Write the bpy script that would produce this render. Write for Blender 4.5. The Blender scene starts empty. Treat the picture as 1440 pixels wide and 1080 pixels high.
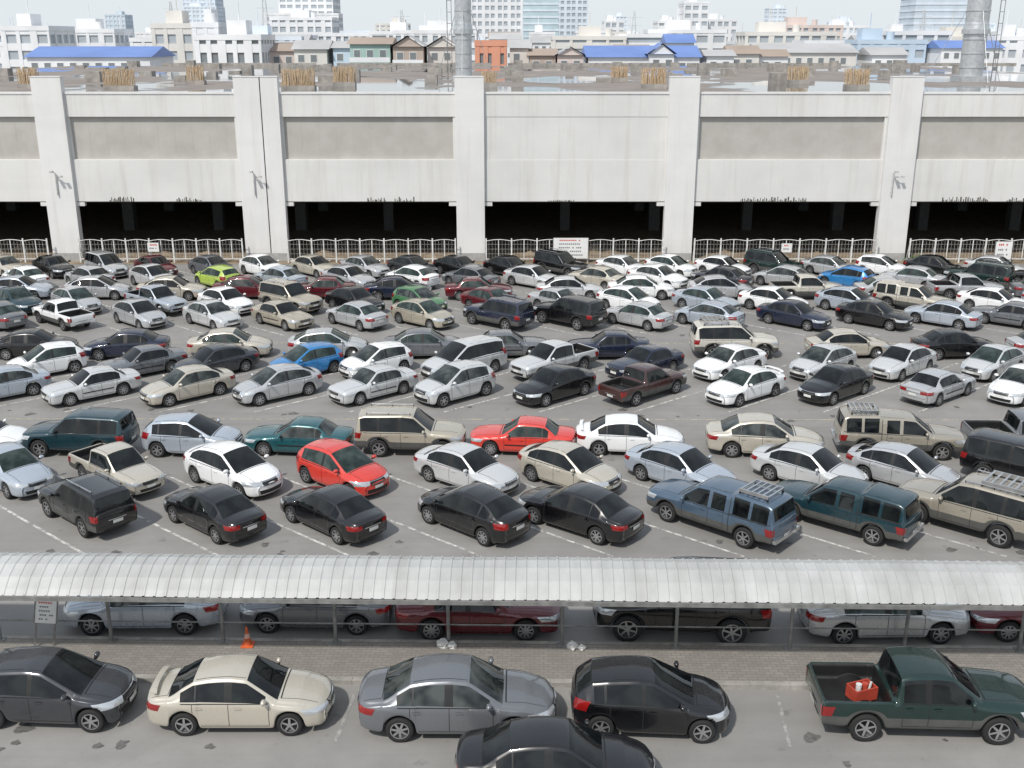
import bpy, math, random
from mathutils import Vector, Matrix
from mathutils import noise as nz
from mathutils.bvhtree import BVHTree
random.seed(7)
scene = bpy.context.scene
R = math.radians

# ------------------------------------------------------------------ materials
def newmat(name):
    m = bpy.data.materials.new(name); m.use_nodes = True
    nt = m.node_tree
    return m, nt, nt.nodes['Principled BSDF']

def mixrgb(nt, fac, a, b, blend='MIX'):
    n = nt.nodes.new('ShaderNodeMix'); n.data_type = 'RGBA'; n.blend_type = blend
    for sock, v in ((n.inputs[0], fac), (n.inputs[6], a), (n.inputs[7], b)):
        if isinstance(v, (int, float)): sock.default_value = v
        elif isinstance(v, tuple): sock.default_value = (*v, 1)
        else: nt.links.new(v, sock)
    return n.outputs[2]

def ramp(nt, src, p0, p1, c0=0.0, c1=1.0):
    n = nt.nodes.new('ShaderNodeMapRange'); n.clamp = True
    nt.links.new(src, n.inputs[0])
    n.inputs[1].default_value = p0; n.inputs[2].default_value = p1
    n.inputs[3].default_value = c0; n.inputs[4].default_value = c1
    return n.outputs[0]

def noise(nt, scale, detail=4, rough=.55, vec=None, mapscale=None, coord='Object'):
    tc = nt.nodes.new('ShaderNodeTexCoord')
    out = tc.outputs[coord]
    if mapscale:
        mp = nt.nodes.new('ShaderNodeMapping'); mp.inputs['Scale'].default_value = mapscale
        nt.links.new(out, mp.inputs[0]); out = mp.outputs[0]
    n = nt.nodes.new('ShaderNodeTexNoise')
    n.inputs['Scale'].default_value = scale; n.inputs['Detail'].default_value = detail
    n.inputs['Roughness'].default_value = rough
    nt.links.new(out, n.inputs['Vector'])
    return n.outputs[0]

def bump(nt, b, h, strength=.3, dist=.02):
    n = nt.nodes.new('ShaderNodeBump'); n.inputs['Strength'].default_value = strength
    n.inputs['Distance'].default_value = dist
    nt.links.new(h, n.inputs['Height']); nt.links.new(n.outputs[0], b.inputs['Normal'])

def simple(name, col, rough=.6, metal=0, var=.15, nscale=3, coat=0, spec=.5, bmp=0):
    m, nt, b = newmat(name)
    n = noise(nt, nscale, 3)
    f = ramp(nt, n, .3, .7)
    c = mixrgb(nt, f, tuple(x*(1-var) for x in col), tuple(min(1, x*(1+var)) for x in col))
    nt.links.new(c, b.inputs['Base Color'])
    b.inputs['Roughness'].default_value = rough; b.inputs['Metallic'].default_value = metal
    b.inputs['Coat Weight'].default_value = coat
    b.inputs['Specular IOR Level'].default_value = spec
    if bmp: bump(nt, b, n, bmp)
    return m

def paint(name, col, metal=.4):
    m, nt, b = newmat('paint_'+name)
    n = noise(nt, 2.2, 3, .6)
    dark = sum(col) < .15
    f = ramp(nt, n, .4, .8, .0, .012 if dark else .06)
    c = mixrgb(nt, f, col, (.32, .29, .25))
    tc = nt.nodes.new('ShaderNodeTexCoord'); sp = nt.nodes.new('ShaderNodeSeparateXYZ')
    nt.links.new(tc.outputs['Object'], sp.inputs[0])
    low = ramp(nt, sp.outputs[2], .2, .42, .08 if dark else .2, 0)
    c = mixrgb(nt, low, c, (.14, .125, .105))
    nt.links.new(c, b.inputs['Base Color'])
    b.inputs['Metallic'].default_value = metal
    nt.links.new(ramp(nt, n, .3, .8, .22, .34), b.inputs['Roughness'])
    b.inputs['Coat Weight'].default_value = .9; b.inputs['Coat Roughness'].default_value = .03
    return m

PC = dict(
 white=((.82,.83,.83),0), silver=((.53,.54,.55),.4), lsilver=((.65,.66,.66),.35), bsilver=((.45,.50,.56),.35),
 beige=((.55,.51,.43),.3), gold=((.45,.41,.33),.3), grey=((.17,.18,.195),.35), dgrey=((.045,.048,.055),.3),
 black=((.004,.004,.005),.0), navy=((.012,.018,.042),.2), teal=((.012,.095,.11),.2), maroon=((.11,.008,.015),.2),
 red=((.62,.045,.03),0), lime=((.40,.54,.09),0), blue=((.03,.22,.52),.2), green=((.07,.22,.09),.2),
 brown=((.055,.020,.018),.2), dgreen=((.006,.026,.022),.2), bgrey=((.08,.125,.18),.3), cream=((.60,.57,.50),.2),
 tan=((.36,.33,.27),.3), dteal=((.012,.042,.055),.2))
PAINT = {k: paint(k, v[0], v[1]) for k, v in PC.items()}

def glassmat(name, a, b2):
    m, nt, b = newmat(name)
    n = noise(nt, 1.6, 2)
    nt.links.new(mixrgb(nt, ramp(nt, n, .4, .6), a, b2), b.inputs['Base Color'])
    b.inputs['Roughness'].default_value = .03; b.inputs['IOR'].default_value = 1.48
    return m
mglass = glassmat('car_glass_tinted', (.003,.004,.005), (.012,.015,.015))
mglass2 = glassmat('car_glass_clear', (.010,.014,.014), (.065,.075,.07))
mglass3 = glassmat('car_glass_green', (.010,.018,.016), (.045,.065,.058))
mtrim = simple('black_trim', (.012, .012, .012), .5)
mtyre = simple('tyre', (.018, .018, .018), .85)
mrim = simple('alloy', (.42, .42, .43), .35, .7)
mhead = simple('headlamp', (.55, .58, .60), .1, .4, coat=1)
mtail = simple('taillamp', (.24, .008, .008), .15, coat=1)
mchrome = simple('chrome', (.6, .6, .6), .18, .9)
mplate = simple('plate', (.65, .65, .62), .5)
mline = simple('panel_gap', (.02, .02, .02), .7)
mclad = simple('lower_cladding', (.08, .08, .075), .6)
CARM = [None, mglass, mtrim, mtyre, mrim, mhead, mtail, mchrome, mplate, mline, mclad]

# ------------------------------------------------------------------ mesh accumulator
class M:
    def __init__(s): s.v = []; s.f = []; s.m = []; s.s = []
    def add(s, vs, fs, mat=0, smooth=False):
        o = len(s.v); s.v += [tuple(p) for p in vs]
        for f in fs:
            s.f.append(tuple(i+o for i in f)); s.m.append(mat); s.s.append(smooth)
    def box(s, x0, x1, y0, y1, z0, z1, mat=0, M4=None):
        vs = [(x, y, z) for z in (z0, z1) for y in (y0, y1) for x in (x0, x1)]
        if M4: vs = [tuple(M4 @ Vector(p)) for p in vs]
        s.add(vs, [(0,2,3,1),(4,5,7,6),(0,1,5,4),(2,6,7,3),(0,4,6,2),(1,3,7,5)], mat)
    def cyl(s, p0, p1, r0, r1=None, seg=10, mat=0, cap=True):
        r1 = r0 if r1 is None else r1
        p0 = Vector(p0); p1 = Vector(p1); d = (p1-p0).normalized()
        a = d.orthogonal().normalized(); c = d.cross(a)
        vs = []
        for p, r in ((p0, r0), (p1, r1)):
            for i in range(seg):
                t = 2*math.pi*i/seg
                vs.append(p + a*math.cos(t)*r + c*math.sin(t)*r)
        s.add(vs, [(i, (i+1) % seg, seg+(i+1) % seg, seg+i) for i in range(seg)], mat, True)
        if cap:
            s.add(vs, [tuple(range(seg))[::-1], tuple(range(seg, 2*seg))], mat, False)
    def mesh(s, name, mats):
        me = bpy.data.meshes.new(name); me.from_pydata(s.v, [], s.f)
        for m in mats: me.materials.append(m)
        me.polygons.foreach_set('material_index', s.m)
        me.polygons.foreach_set('use_smooth', s.s)
        me.update(); return me
    def obj(s, name, mats, loc=(0,0,0), rz=0, parent=None):
        o = bpy.data.objects.new(name, s.mesh(name, mats))
        scene.collection.objects.link(o); o.location = loc; o.rotation_euler = (0, 0, rz)
        if parent: o.parent = parent
        return o

def interp(t, x):
    if x <= t[0][0]: return t[0][1]
    for (a, va), (b_, vb) in zip(t, t[1:]):
        if x <= b_: return va + (vb-va)*(x-a)/(b_-a)
    return t[-1][1]

# ------------------------------------------------------------------ cars
def make_car(name, P):
    belt, top, hw, wt = P['belt'], P['top'], P['hw'], P['wt']
    xr, xf = top[0][0], top[-1][0]
    wr, wf = P['wheels']; wz = P.get('wz', .31); AR = P.get('ar', .365); sill = P.get('sill', .2)
    bed = P.get('bed')
    prio = []
    for c in (wr, wf):
        for d in (-.37, -.355, -.26, -.13, 0, .13, .26, .355, .37):
            prio.append(c + d*AR/.365)
    for a, b_ in P['side']: prio += [a, b_]
    prio += list(P['ws']) + list(P['rear'])
    if bed: prio += [bed[0]-.05, bed[0], bed[0]+.02, bed[1]-.02, bed[1]]
    xs = sorted(set(round(p, 4) for p in prio))
    for t in (belt, top, hw):
        for x, _ in t:
            if min(abs(x-q) for q in xs) > .035 or x in (xr, xf): xs.append(x)
    xs = sorted(set(round(x, 4) for x in xs))
    out = [xs[0]]
    for x in xs[1:]:
        if x-out[-1] > .012: out.append(x)
    out[-1] = xf
    xs = out
    rings = []
    for x in xs:
        h = interp(hw, x); b_ = interp(belt, x); t = interp(top, x); w5 = interp(wt, x)
        zb = sill
        if x < wr-.45: zb = sill + .07
        if x > wf+.45: zb = sill + .02
        for c in (wr, wf):
            d = abs(x-c)
            if d < AR*.99: zb = max(zb, wz + math.sqrt(AR*AR-d*d)); h += .012
        k = min(1, max(0, (t-b_-.06)/.2))
        z3 = b_-.11; z1 = zb+.045; z3 = max(z3, z1+.04)
        L = lambda a, c: a+(c-a)*k
        cols = [(h*.90, zb), (h*.975, z1), (h, (z1+z3)/2), (h*.988, z3),
                (L(h*.935, h*.955), L(b_-.035, b_)),
                (L(h*.87, w5+.05), L(b_-.008, t-.10)),
                (L(h*.79, w5), L(b_+(t-b_)*.35, t-.045)),
                (L(h*.42, w5*.55), L(b_+(t-b_)*.85, t-.008)), (0, t)]
        inbed = bed and bed[0] < x < bed[1]
        if bed and bed[0]-.06 < x <= bed[1] :
            fl = bed[2] if inbed else b_
            cols[4] = (h*.96, b_); cols[5] = (h*.89, b_)
            cols[6] = (h*.87, fl); cols[7] = (h*.5, fl); cols[8] = (0, fl)
        e = abs(x)/xf
        am = .11*min(1, e*e*1.3) * (1 if x > 0 else -.8)
        if bed and x < bed[1]+.01: am *= .1
        ring = []
        for i, (y, z) in enumerate(cols):
            xx = x + am*(1-(y/h)**2 if h else 0)
            if x == xf: xx += {0: -.06, 1: -.01, 2: .02}.get(i, 0)
            if x == xr: xx -= {0: -.05, 1: .0, 2: .03, 3: .03}.get(i, 0)
            ring.append((xx, y, z))
        rings.append(ring)
    vs = []; idx = []
    for ring in rings:
        L_ = []
        for (x, y, z) in ring: L_.append(len(vs)); vs.append((x, y, z))
        Rr = []
        for (x, y, z) in ring[:-1]: Rr.append(len(vs)); vs.append((x, -y, z))
        idx.append(L_ + Rr[::-1])
    NC = 17
    fs = []; ms = []
    def inr(x, r): return r[0]-1e-4 <= x <= r[1]+1e-4
    for s in range(len(xs)-1):
        xm = (xs[s]+xs[s+1])/2
        for c in range(NC-1):
            fs.append((idx[s][c], idx[s+1][c], idx[s+1][c+1], idx[s][c+1]))
            cc = c if c < 8 else 15-c
            m = 0
            if cc == 4 and any(inr(xm, r) for r in P['side']): m = 1
            elif cc == 4 and P['side'][0][0] < xm < P['side'][-1][1] and not (bed and xm < bed[1]) and not P.get('paintpillar'): m = 2
            if cc in (6, 7) and (inr(xm, P['ws']) or inr(xm, P['rear'])): m = 1
            if cc == 0: m = 10 if P.get('clad') else 0
            if cc == 1 and P.get('clad'): m = 10
            if bed and inr(xm, bed) and cc in (5, 6, 7): m = 2
            ms.append(m)
        fs.append((idx[s][16], idx[s+1][16], idx[s+1][0], idx[s][0])); ms.append(2)
    for s, sg in ((0, 1), (len(xs)-1, -1)):
        I = idx[s]; rows = []
        for r in range(6):
            a = vs[I[r]]; row = [I[r]]
            h = interp(hw, xs[s])
            for fy in (.55, 0, -.55):
                y = a[1]*fy
                am = (.11 if s else -.088)
                if bed and not s: am *= .1
                base = a[0] - am*(1-(a[1]/h)**2)
                vs.append((base + am*(1-(y/h)**2), y, a[2])); row.append(len(vs)-1)
            row.append(I[16-r]); rows.append(row)
        rows.append([I[6], I[7], I[8], I[9], I[10]])
        for r in range(6):
            for q in range(4):
                f = (rows[r][q], rows[r][q+1], rows[r+1][q+1], rows[r+1][q])
                fs.append(f if s == 0 else f[::-1]); ms.append(0)
    me = bpy.data.meshes.new('tmp'); me.from_pydata(vs, [], fs)
    for m in CARM: me.materials.append(m or mtrim)
    me.polygons.foreach_set('material_index', ms)
    cr = {}
    for s in range(len(xs)-1):
        xm = (xs[s]+xs[s+1])/2
        for c in range(NC):
            cc = c if c <= 8 else 16-c
            w = {0: .9, 1: .3, 3: .3, 4: .6, 5: .8, 6: .5}.get(cc, 0)
            if bed and inr(xm, bed) and cc in (4, 5, 6): w = 1
            if w: cr[tuple(sorted((idx[s][c], idx[s+1][c])))] = w
    for s, x in enumerate(xs):
        w = 0
        if any(abs(x-q) < .005 for q in list(P['ws'])+list(P['rear'])): w = .55
        if bed and any(abs(x-q) < .03 for q in bed[:2]): w = .8
        if w:
            for c in range(3, 13): cr[tuple(sorted((idx[s][c], idx[s][c+1])))] = w
    at = me.attributes.new('crease_edge', 'FLOAT', 'EDGE')
    for e in me.edges:
        at.data[e.index].value = cr.get(tuple(sorted(e.vertices)), 0)
    o = bpy.data.objects.new('tmp', me); scene.collection.objects.link(o)
    md = o.modifiers.new('s', 'SUBSURF'); md.levels = 2
    dg = bpy.context.evaluated_depsgraph_get(); ev = o.evaluated_get(dg); em = ev.to_mesh()
    A = M()
    V = [v.co.copy() for v in em.vertices]; F = [tuple(p.vertices) for p in em.polygons]; MI = [p.material_index for p in em.polygons]
    ev.to_mesh_clear(); bpy.data.objects.remove(o)
    A.v = [tuple(v) for v in V]; A.f = list(F); A.m = list(MI); A.s = [True]*len(F)
    bvh = BVHTree.FromPolygons(V, F)
    def patch(c4, d, n, m, mat, off=.006):
        d = Vector(d).normalized(); c = [Vector(p) for p in c4]; g = {}
        pv = []
        for i in range(n+1):
            for j in range(m+1):
                u, w = i/n, j/m
                p = (c[0]*(1-u)+c[1]*u)*(1-w) + (c[3]*(1-u)+c[2]*u)*w
                h = bvh.ray_cast(p-d*2, d)
                if h[0] is None: g[i, j] = None; continue
                nn = h[1] if h[1].dot(d) < 0 else -h[1]
                g[i, j] = len(pv); pv.append(h[0]+nn*off)
        ff = []
        for i in range(n):
            for j in range(m):
                q = [g[i, j], g[i+1, j], g[i+1, j+1], g[i, j+1]]
                if None in q: continue
                pp = [pv[k] for k in q]
                if max((pp[0]-pp[2]).length, (pp[1]-pp[3]).length) > .45: continue
                ff.append(tuple(q))
        A.add(pv, ff, mat, True)
    sides = ((1, (0, -1, 0)), (-1, (0, 1, 0)))
    Z = P['z']
    X1 = xf+.05; X0 = xr-.05
    for sg, d in sides:
        Y = sg
        hl, hh = Z['head']
        patch([(X1, Y*.40, hl+.02), (X1-.42, Y*.86, hl+.03), (X1-.50, Y*.88, hh+.03), (X1, Y*.34, hh-.02)], (-.85, -sg*.55, -.05), 8, 4, 5, .008)
        tl, th = Z['tail']; ti = Z.get('ti', .42)
        patch([(X0, Y*ti, tl+.02), (X0+.20, Y*.88, tl+.02), (X0+.26, Y*.88, th), (X0, Y*ti, th)], (.85, -sg*.5, 0), 8, 4, 6, .008)
        for x in P['doors']:
            patch([(x, Y, sill+.12), (x+.014, Y, sill+.12), (x+.014, Y, Z['belt']-.01), (x, Y, Z['belt']-.01)], d, 1, 10, 9, .003)
        patch([(P['doors'][0], Y, sill+.10), (P['doors'][-1], Y, sill+.10), (P['doors'][-1], Y, sill+.114), (P['doors'][0], Y, sill+.114)], d, 10, 1, 9, .003)
        for x in P['handles']:
            patch([(x, Y, Z['belt']-.14), (x+.17, Y, Z['belt']-.14), (x+.17, Y, Z['belt']-.105), (x, Y, Z['belt']-.105)], d, 2, 1, P.get('hmat', 0), .03)
        if P.get('rub'):
            patch([(P['doors'][0]+.02, Y, .5), (P['doors'][-1]-.02, Y, .5), (P['doors'][-1]-.02, Y, .55), (P['doors'][0]+.02, Y, .55)], d, 10, 1, P['rub'], .014)
        a, b_ = P['side'][0][0], P['side'][-1][1]
        patch([(a, Y, Z['belt']-.02), (b_, Y, Z['belt']-.035), (b_, Y, Z['belt']-.015), (a, Y, Z['belt']+.002)], d, 12, 1, P.get('beltmat', 2), .006)
        mx = P['ws'][1]-.28; my = interp(hw, mx); mz = Z['belt']+.09
        pts = []; seg = 8
        for i in range(5):
            ph = -math.pi/2 + math.pi*i/4
            for j in range(seg):
                t = 2*math.pi*j/seg
                pts.append((mx+.07*math.cos(ph)*math.cos(t), sg*(my+.07)+.115*math.cos(ph)*math.sin(t), mz+.075*math.sin(ph)))
        A.add(pts, [(i*seg+j, i*seg+(j+1) % seg, (i+1)*seg+(j+1) % seg, (i+1)*seg+j) for i in range(4) for j in range(seg)], 0, True)
        A.box(mx-.03, mx+.04, min(sg*(my-.06), sg*(my+.04)), max(sg*(my-.06), sg*(my+.04)), mz-.06, mz-.02, 2)
    hl, hh = Z['head']
    patch([(X1, -.33, hl), (X1, .33, hl), (X1, .36, hh-.01), (X1, -.36, hh-.01)], (-1, 0, 0), 6, 3, 2, .006)
    for q in range(2):
        zz = hl+.03+(hh-hl-.05)*q*.8
        patch([(X1, -.31, zz), (X1, .31, zz), (X1, .31, zz+.018), (X1, -.31, zz+.018)], (-1, 0, 0), 6, 1, 7, .014)
    patch([(X1, -.45, sill+.09), (X1, .45, sill+.09), (X1, .50, hl-.14), (X1, -.50, hl-.14)], (-1, 0, 0), 6, 2, 2, .006)
    patch([(X1, -.19, hl-.13), (X1, .19, hl-.13), (X1, .19, hl-.02), (X1, -.19, hl-.02)], (-1, 0, 0), 2, 1, 8, .03)
    pz = Z.get('rplate', Z['tail'][0]-.02)
    patch([(X0, -.19, pz-.08), (X0, .19, pz-.08), (X0, .19, pz+.04), (X0, -.19, pz+.04)], (1, 0, 0), 2, 1, 8, .03)
    patch([(X0, -.34, pz+.055), (X0, .34, pz+.055), (X0, .34, pz+.085), (X0, -.34, pz+.085)], (1, 0, 0), 4, 1, 7, .012)
    patch([(X0, -.62, sill+.28), (X0, .62, sill+.28), (X0, .62, sill+.292), (X0, -.62, sill+.292)], (1, 0, 0), 8, 1, 9, .003)
    patch([(X0, -.5, sill+.09), (X0, .5, sill+.09), (X0, .5, sill+.15), (X0, -.5, sill+.15)], (1, 0, 0), 8, 1, 2, .006)
    cw = P['ws'][1]+.10
    for y in (-.62, .62):
        patch([(cw-.02, y, 2), (xf-.16, y*.86, 2), (xf-.16, y*.86+.012, 2), (cw-.02, y+.012, 2)], (0, 0, -1), 8, 1, 9, .003)
    patch([(cw-.03, -.62, 2), (cw+.0, -.62, 2), (cw+.0, .62, 2), (cw-.03, .62, 2)], (0, 0, -1), 1, 10, 2, .004)
    if P.get('trunk'):
        tx = P['rear'][0]-.05
        patch([(tx-.014, -.6, 2), (tx, -.6, 2), (tx, .6, 2), (tx-.014, .6, 2)], (0, 0, -1), 1, 8, 9, .003)
        for y in (-.6, .6):
            patch([(xr+.08, y, 2), (tx, y, 2), (tx, y+.012, 2), (xr+.08, y+.012, 2)], (0, 0, -1), 5, 1, 9, .003)
    wsx = P['ws'][1]
    for y in (-.5, .05):
        patch([(wsx+.0, y, 2), (wsx-.06, y+.45, 2), (wsx-.045, y+.45, 2), (wsx+.02, y, 2)], (0, 0, -1), 1, 4, 2, .02)
    for y in (-1, 1):
        w5 = interp(wt, (P['ws'][0]+P['rear'][1])/2)*.86
        patch([(P['rear'][1]+.05, y*w5, 2.4), (P['ws'][0]-.03, y*w5, 2.4), (P['ws'][0]-.03, y*(w5+.016), 2.4), (P['rear'][1]+.05, y*(w5+.016), 2.4)], (0, 0, -1), 6, 1, 9, .003)
    wr_ = P.get('wr', .315); seg = 22
    for cx in (wr, wf):
        for sg in (1, -1):
            cy = sg*(P.get('track', .73))
            prof = [(wr_*.66, .085, 3), (wr_*.86, .10, 3), (wr_*.97, .085, 3), (wr_, .05, 3), (wr_, -.06, 3), (wr_*.95, -.09, 3), (wr_*.5, -.09, 3)]
            pts = []
            for r, y, _ in prof:
                for i in range(seg):
                    t = 2*math.pi*i/seg; pts.append((cx+r*math.cos(t), cy+sg*y, wz+r*math.sin(t)))
            A.add(pts, [(a*seg+i, a*seg+(i+1) % seg, (a+1)*seg+(i+1) % seg, (a+1)*seg+i) for a in range(len(prof)-1) for i in range(seg)], 3, True)
            pts = []
            for r, y in ((wr_*.67, .088), (wr_*.60, .088), (wr_*.57, .05), (0.02, .045)):
                for i in range(seg):
                    t = 2*math.pi*i/seg; pts.append((cx+r*math.cos(t), cy+sg*y, wz+r*math.sin(t)))
            A.add(pts, [(a*seg+i, a*seg+(i+1) % seg, (a+1)*seg+(i+1) % seg, (a+1)*seg+i) for a in (0,) for i in range(seg)], 4, True)
            A.add(pts, [(a*seg+i, a*seg+(i+1) % seg, (a+1)*seg+(i+1) % seg, (a+1)*seg+i) for a in (1, 2) for i in range(seg)], 2, True)
            ns = P.get('spokes', 7)
            for q in range(ns):
                t = 2*math.pi*q/ns+.3; ct, st = math.cos(t), math.sin(t)
                r0, r1, w0, w1 = .0, wr_*.62, .030, .024
                y = cy+sg*.078
                A.add([(cx+r0*ct-w0*st, y+sg*.006, wz+r0*st+w0*ct), (cx+r0*ct+w0*st, y+sg*.006, wz+r0*st-w0*ct),
                       (cx+r1*ct+w1*st, y, wz+r1*st-w1*ct), (cx+r1*ct-w1*st, y, wz+r1*st+w1*ct)], [(0, 1, 2, 3)], 4)
    for k in P.get('extras', []):
        k(A, patch)
    return A.mesh(name, [m or PAINT['silver'] for m in CARM])

def rails(y, x0, x1, z):
    def f(A, patch):
        for s in (1, -1):
            A.cyl((x0, s*y, z), (x1, s*y, z), .022, seg=6, mat=7)
            for x in (x0, (x0+x1)/2, x1): A.cyl((x, s*y, z-.07), (x, s*y, z), .02, seg=6, mat=2)
    return f
def rack(x0, x1, z, w=.55):
    def f(A, patch):
        n = 6
        for i in range(n):
            x = x0+(x1-x0)*i/(n-1); A.box(x-.03, x+.03, -w, w, z, z+.035, 7)
        for s in (1, -1):
            A.box(x0-.03, x1+.03, s*w-.025, s*w+.025, z-.05, z+.06, 7)
            for x in (x0, x1): A.box(x-.03, x+.03, s*w-.02, s*w+.02, z-.14, z, 2)
    return f
def spoiler(x, z, w=.56):
    def f(A, patch):
        n = 10; vs = []
        for i in range(n+1):
            y = -w-.04+(2*w+.08)*i/n; dz = -.05*(abs(y)/w)**4; dx = .05*(abs(y)/w)**2
            vs += [(x-.10+dx, y, z+dz+.012), (x+.03+dx, y, z+dz), (x+.03+dx, y, z+dz+.022), (x-.10+dx, y, z+dz+.038)]
        fs = []
        for i in range(n):
            for q in range(4):
                fs.append((i*4+q, i*4+(q+1) % 4, (i+1)*4+(q+1) % 4, (i+1)*4+q))
        fs += [(0,1,2,3), (n*4+3,n*4+2,n*4+1,n*4)]
        A.add(vs, fs, 0, False)
        for s in (1, -1): A.box(x-.03, x+.05, s*w*.8-.02, s*w*.8+.02, z-.12, z+.01, 0)
    return f

T = {}
sed = dict(
 belt=[(-2.12,.86),(-1.6,.95),(-.8,.94),(.9,.89),(1.5,.83),(1.9,.72),(2.10,.60)],
 top=[(-2.12,.92),(-2.03,1.0),(-1.58,1.05),(-1.0,1.37),(-.6,1.45),(-.1,1.475),(.28,1.43),(1.0,.99),(1.45,.93),(1.9,.79),(2.10,.66)],
 hw=[(-2.12,.66),(-2.05,.76),(-1.85,.82),(-1.2,.85),(1.3,.85),(1.75,.81),(2.0,.73),(2.10,.60)],
 wt=[(-2.12,.6),(-1.58,.68),(-1.0,.55),(.28,.56),(1.0,.70)],
 wheels=(-1.25,1.28), side=[(-1.28,-.95),(-.92,-.20),(-.12,.80)], ws=(.28,1.0), rear=(-1.58,-1.0), paintpillar=False,
 doors=[-1.02,-.16,.80], handles=[-.95,-.02], z=dict(head=(.56,.70), tail=(.68,.85), belt=.915), trunk=True)
T['s'] = make_car('sedan', sed)
T['S'] = make_car('sedan_spoiler', dict(sed, extras=[spoiler(-1.98, 1.10)], spokes=5))
T['t'] = make_car('compact_sedan', dict(sed,
 belt=[(-2.05,.90),(-1.6,.99),(-.8,.97),(.9,.90),(1.5,.82),(1.85,.70),(2.02,.58)],
 top=[(-2.05,.97),(-1.99,1.06),(-1.70,1.10),(-1.12,1.38),(-.65,1.47),(-.1,1.50),(.20,1.46),(1.08,.99),(1.45,.92),(1.85,.76),(2.02,.64)],
 hw=[(-2.05,.64),(-1.97,.75),(-1.75,.82),(-1.2,.85),(1.3,.85),(1.65,.80),(1.9,.70),(2.02,.54)],
 wt=[(-2.05,.6),(-1.70,.66),(-1.12,.53),(.20,.56),(1.08,.70)],
 side=[(-1.42,-1.05),(-1.0,-.22),(-.14,.88)], ws=(.20,1.08), rear=(-1.70,-1.12), spokes=8,
 z=dict(head=(.58,.74), tail=(.72,.93), belt=.93, ti=.5)))
old = dict(
 belt=[(-2.12,.84),(-1.6,.90),(-.8,.89),(.9,.86),(1.5,.82),(1.9,.76),(2.08,.66)],
 top=[(-2.12,.90),(-2.05,.97),(-1.45,1.0),(-.98,1.33),(-.7,1.38),(-.1,1.40),(.15,1.37),(.80,.93),(1.45,.88),(1.9,.81),(2.08,.72)],
 hw=[(-2.12,.72),(-2.05,.80),(-1.85,.83),(-1.2,.84),(1.3,.84),(1.85,.82),(2.03,.77),(2.08,.70)],
 wt=[(-2.12,.6),(-1.45,.68),(-.98,.56),(.15,.57),(.8,.70)],
 wheels=(-1.22,1.25), side=[(-1.12,-.90),(-.86,-.26),(-.20,.62)], ws=(.15,.80), rear=(-1.45,-.98),
 doors=[-.95,-.23,.68], handles=[-.88,-.12], z=dict(head=(.56,.70), tail=(.66,.82), belt=.87, ti=.34), trunk=True, rub=2, spokes=9)
T['o'] = make_car('older_sedan', old)
T['h'] = make_car('hatchback', dict(
 belt=[(-1.80,.88),(-1.5,.97),(-.8,.96),(.9,.90),(1.35,.83),(1.65,.73),(1.80,.59)],
 top=[(-1.80,.96),(-1.72,1.12),(-1.36,1.40),(-1.0,1.46),(-.35,1.51),(.05,1.47),(.98,1.0),(1.35,.93),(1.65,.80),(1.80,.65)],
 hw=[(-1.80,.68),(-1.72,.76),(-1.5,.82),(-1.1,.85),(1.2,.85),(1.55,.79),(1.72,.70),(1.80,.57)],
 wt=[(-1.80,.60),(-1.36,.54),(-1.0,.56),(.05,.56),(.98,.70)],
 wheels=(-1.18,1.20), side=[(-1.34,-1.10),(-1.04,-.25),(-.17,.80)], ws=(.05,.98), rear=(-1.72,-1.36),
 doors=[-.98,-.21,.78], handles=[-.95,-.06], z=dict(head=(.58,.75), tail=(.74,1.0), belt=.93, ti=.60, rplate=.66),
 spokes=6))
T['v'] = make_car('mpv', dict(
 belt=[(-2.15,.95),(-1.7,1.02),(-.8,1.02),(1.0,.95),(1.6,.88),(1.95,.78),(2.12,.62)],
 top=[(-2.15,1.02),(-2.10,1.2),(-1.92,1.58),(-1.5,1.66),(-.3,1.70),(.20,1.66),(1.20,1.06),(1.6,.98),(1.95,.84),(2.12,.68)],
 hw=[(-2.15,.74),(-2.08,.81),(-1.85,.86),(-1.2,.88),(1.4,.88),(1.8,.83),(2.02,.75),(2.12,.62)],
 wt=[(-2.15,.64),(-1.92,.60),(.20,.60),(1.2,.72)],
 wheels=(-1.32,1.40), side=[(-1.90,-1.30),(-1.22,-.35),(-.27,1.0)], ws=(.20,1.20), rear=(-2.10,-1.92),
 doors=[-1.15,-.31,.80], handles=[-1.05,-.16], z=dict(head=(.62,.80), tail=(.85,1.15), belt=.985, ti=.66, rplate=.75),
 track=.76, wz=.32, wr=.32))
suv = dict(
 belt=[(-2.20,1.05),(-1.9,1.10),(1.0,1.07),(1.6,1.03),(1.95,.96),(2.08,.84)],
 top=[(-2.20,1.12),(-2.17,1.3),(-2.05,1.68),(-1.8,1.75),(-.3,1.78),(.15,1.74),(.85,1.15),(1.5,1.10),(1.95,1.0),(2.08,.90)],
 hw=[(-2.20,.80),(-2.12,.85),(-1.9,.88),(1.5,.88),(1.9,.85),(2.03,.79),(2.08,.70)],
 wt=[(-2.20,.68),(-2.05,.64),(.15,.63),(.85,.76)],
 wheels=(-1.28,1.32), side=[(-2.00,-1.30),(-1.22,-.42),(-.34,.68)], ws=(.15,.85), rear=(-2.17,-2.05), paintpillar=False,
 doors=[-1.18,-.38,.62], handles=[-1.08,-.24], z=dict(head=(.74,.90), tail=(.80,1.04), belt=1.07, ti=.70, rplate=.74),
 sill=.34, wz=.37, wr=.37, ar=.44, track=.76, clad=True, spokes=6)
T['w'] = make_car('suv_plain', dict(suv, clad=False))
T['u'] = make_car('suv', dict(suv, extras=[rails(.56,-1.75,.0,1.81)]))
T['U'] = make_car('suv_rack', dict(suv, extras=[rails(.56,-1.75,.0,1.81), rack(-1.7,-.5,1.88)]))
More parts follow.
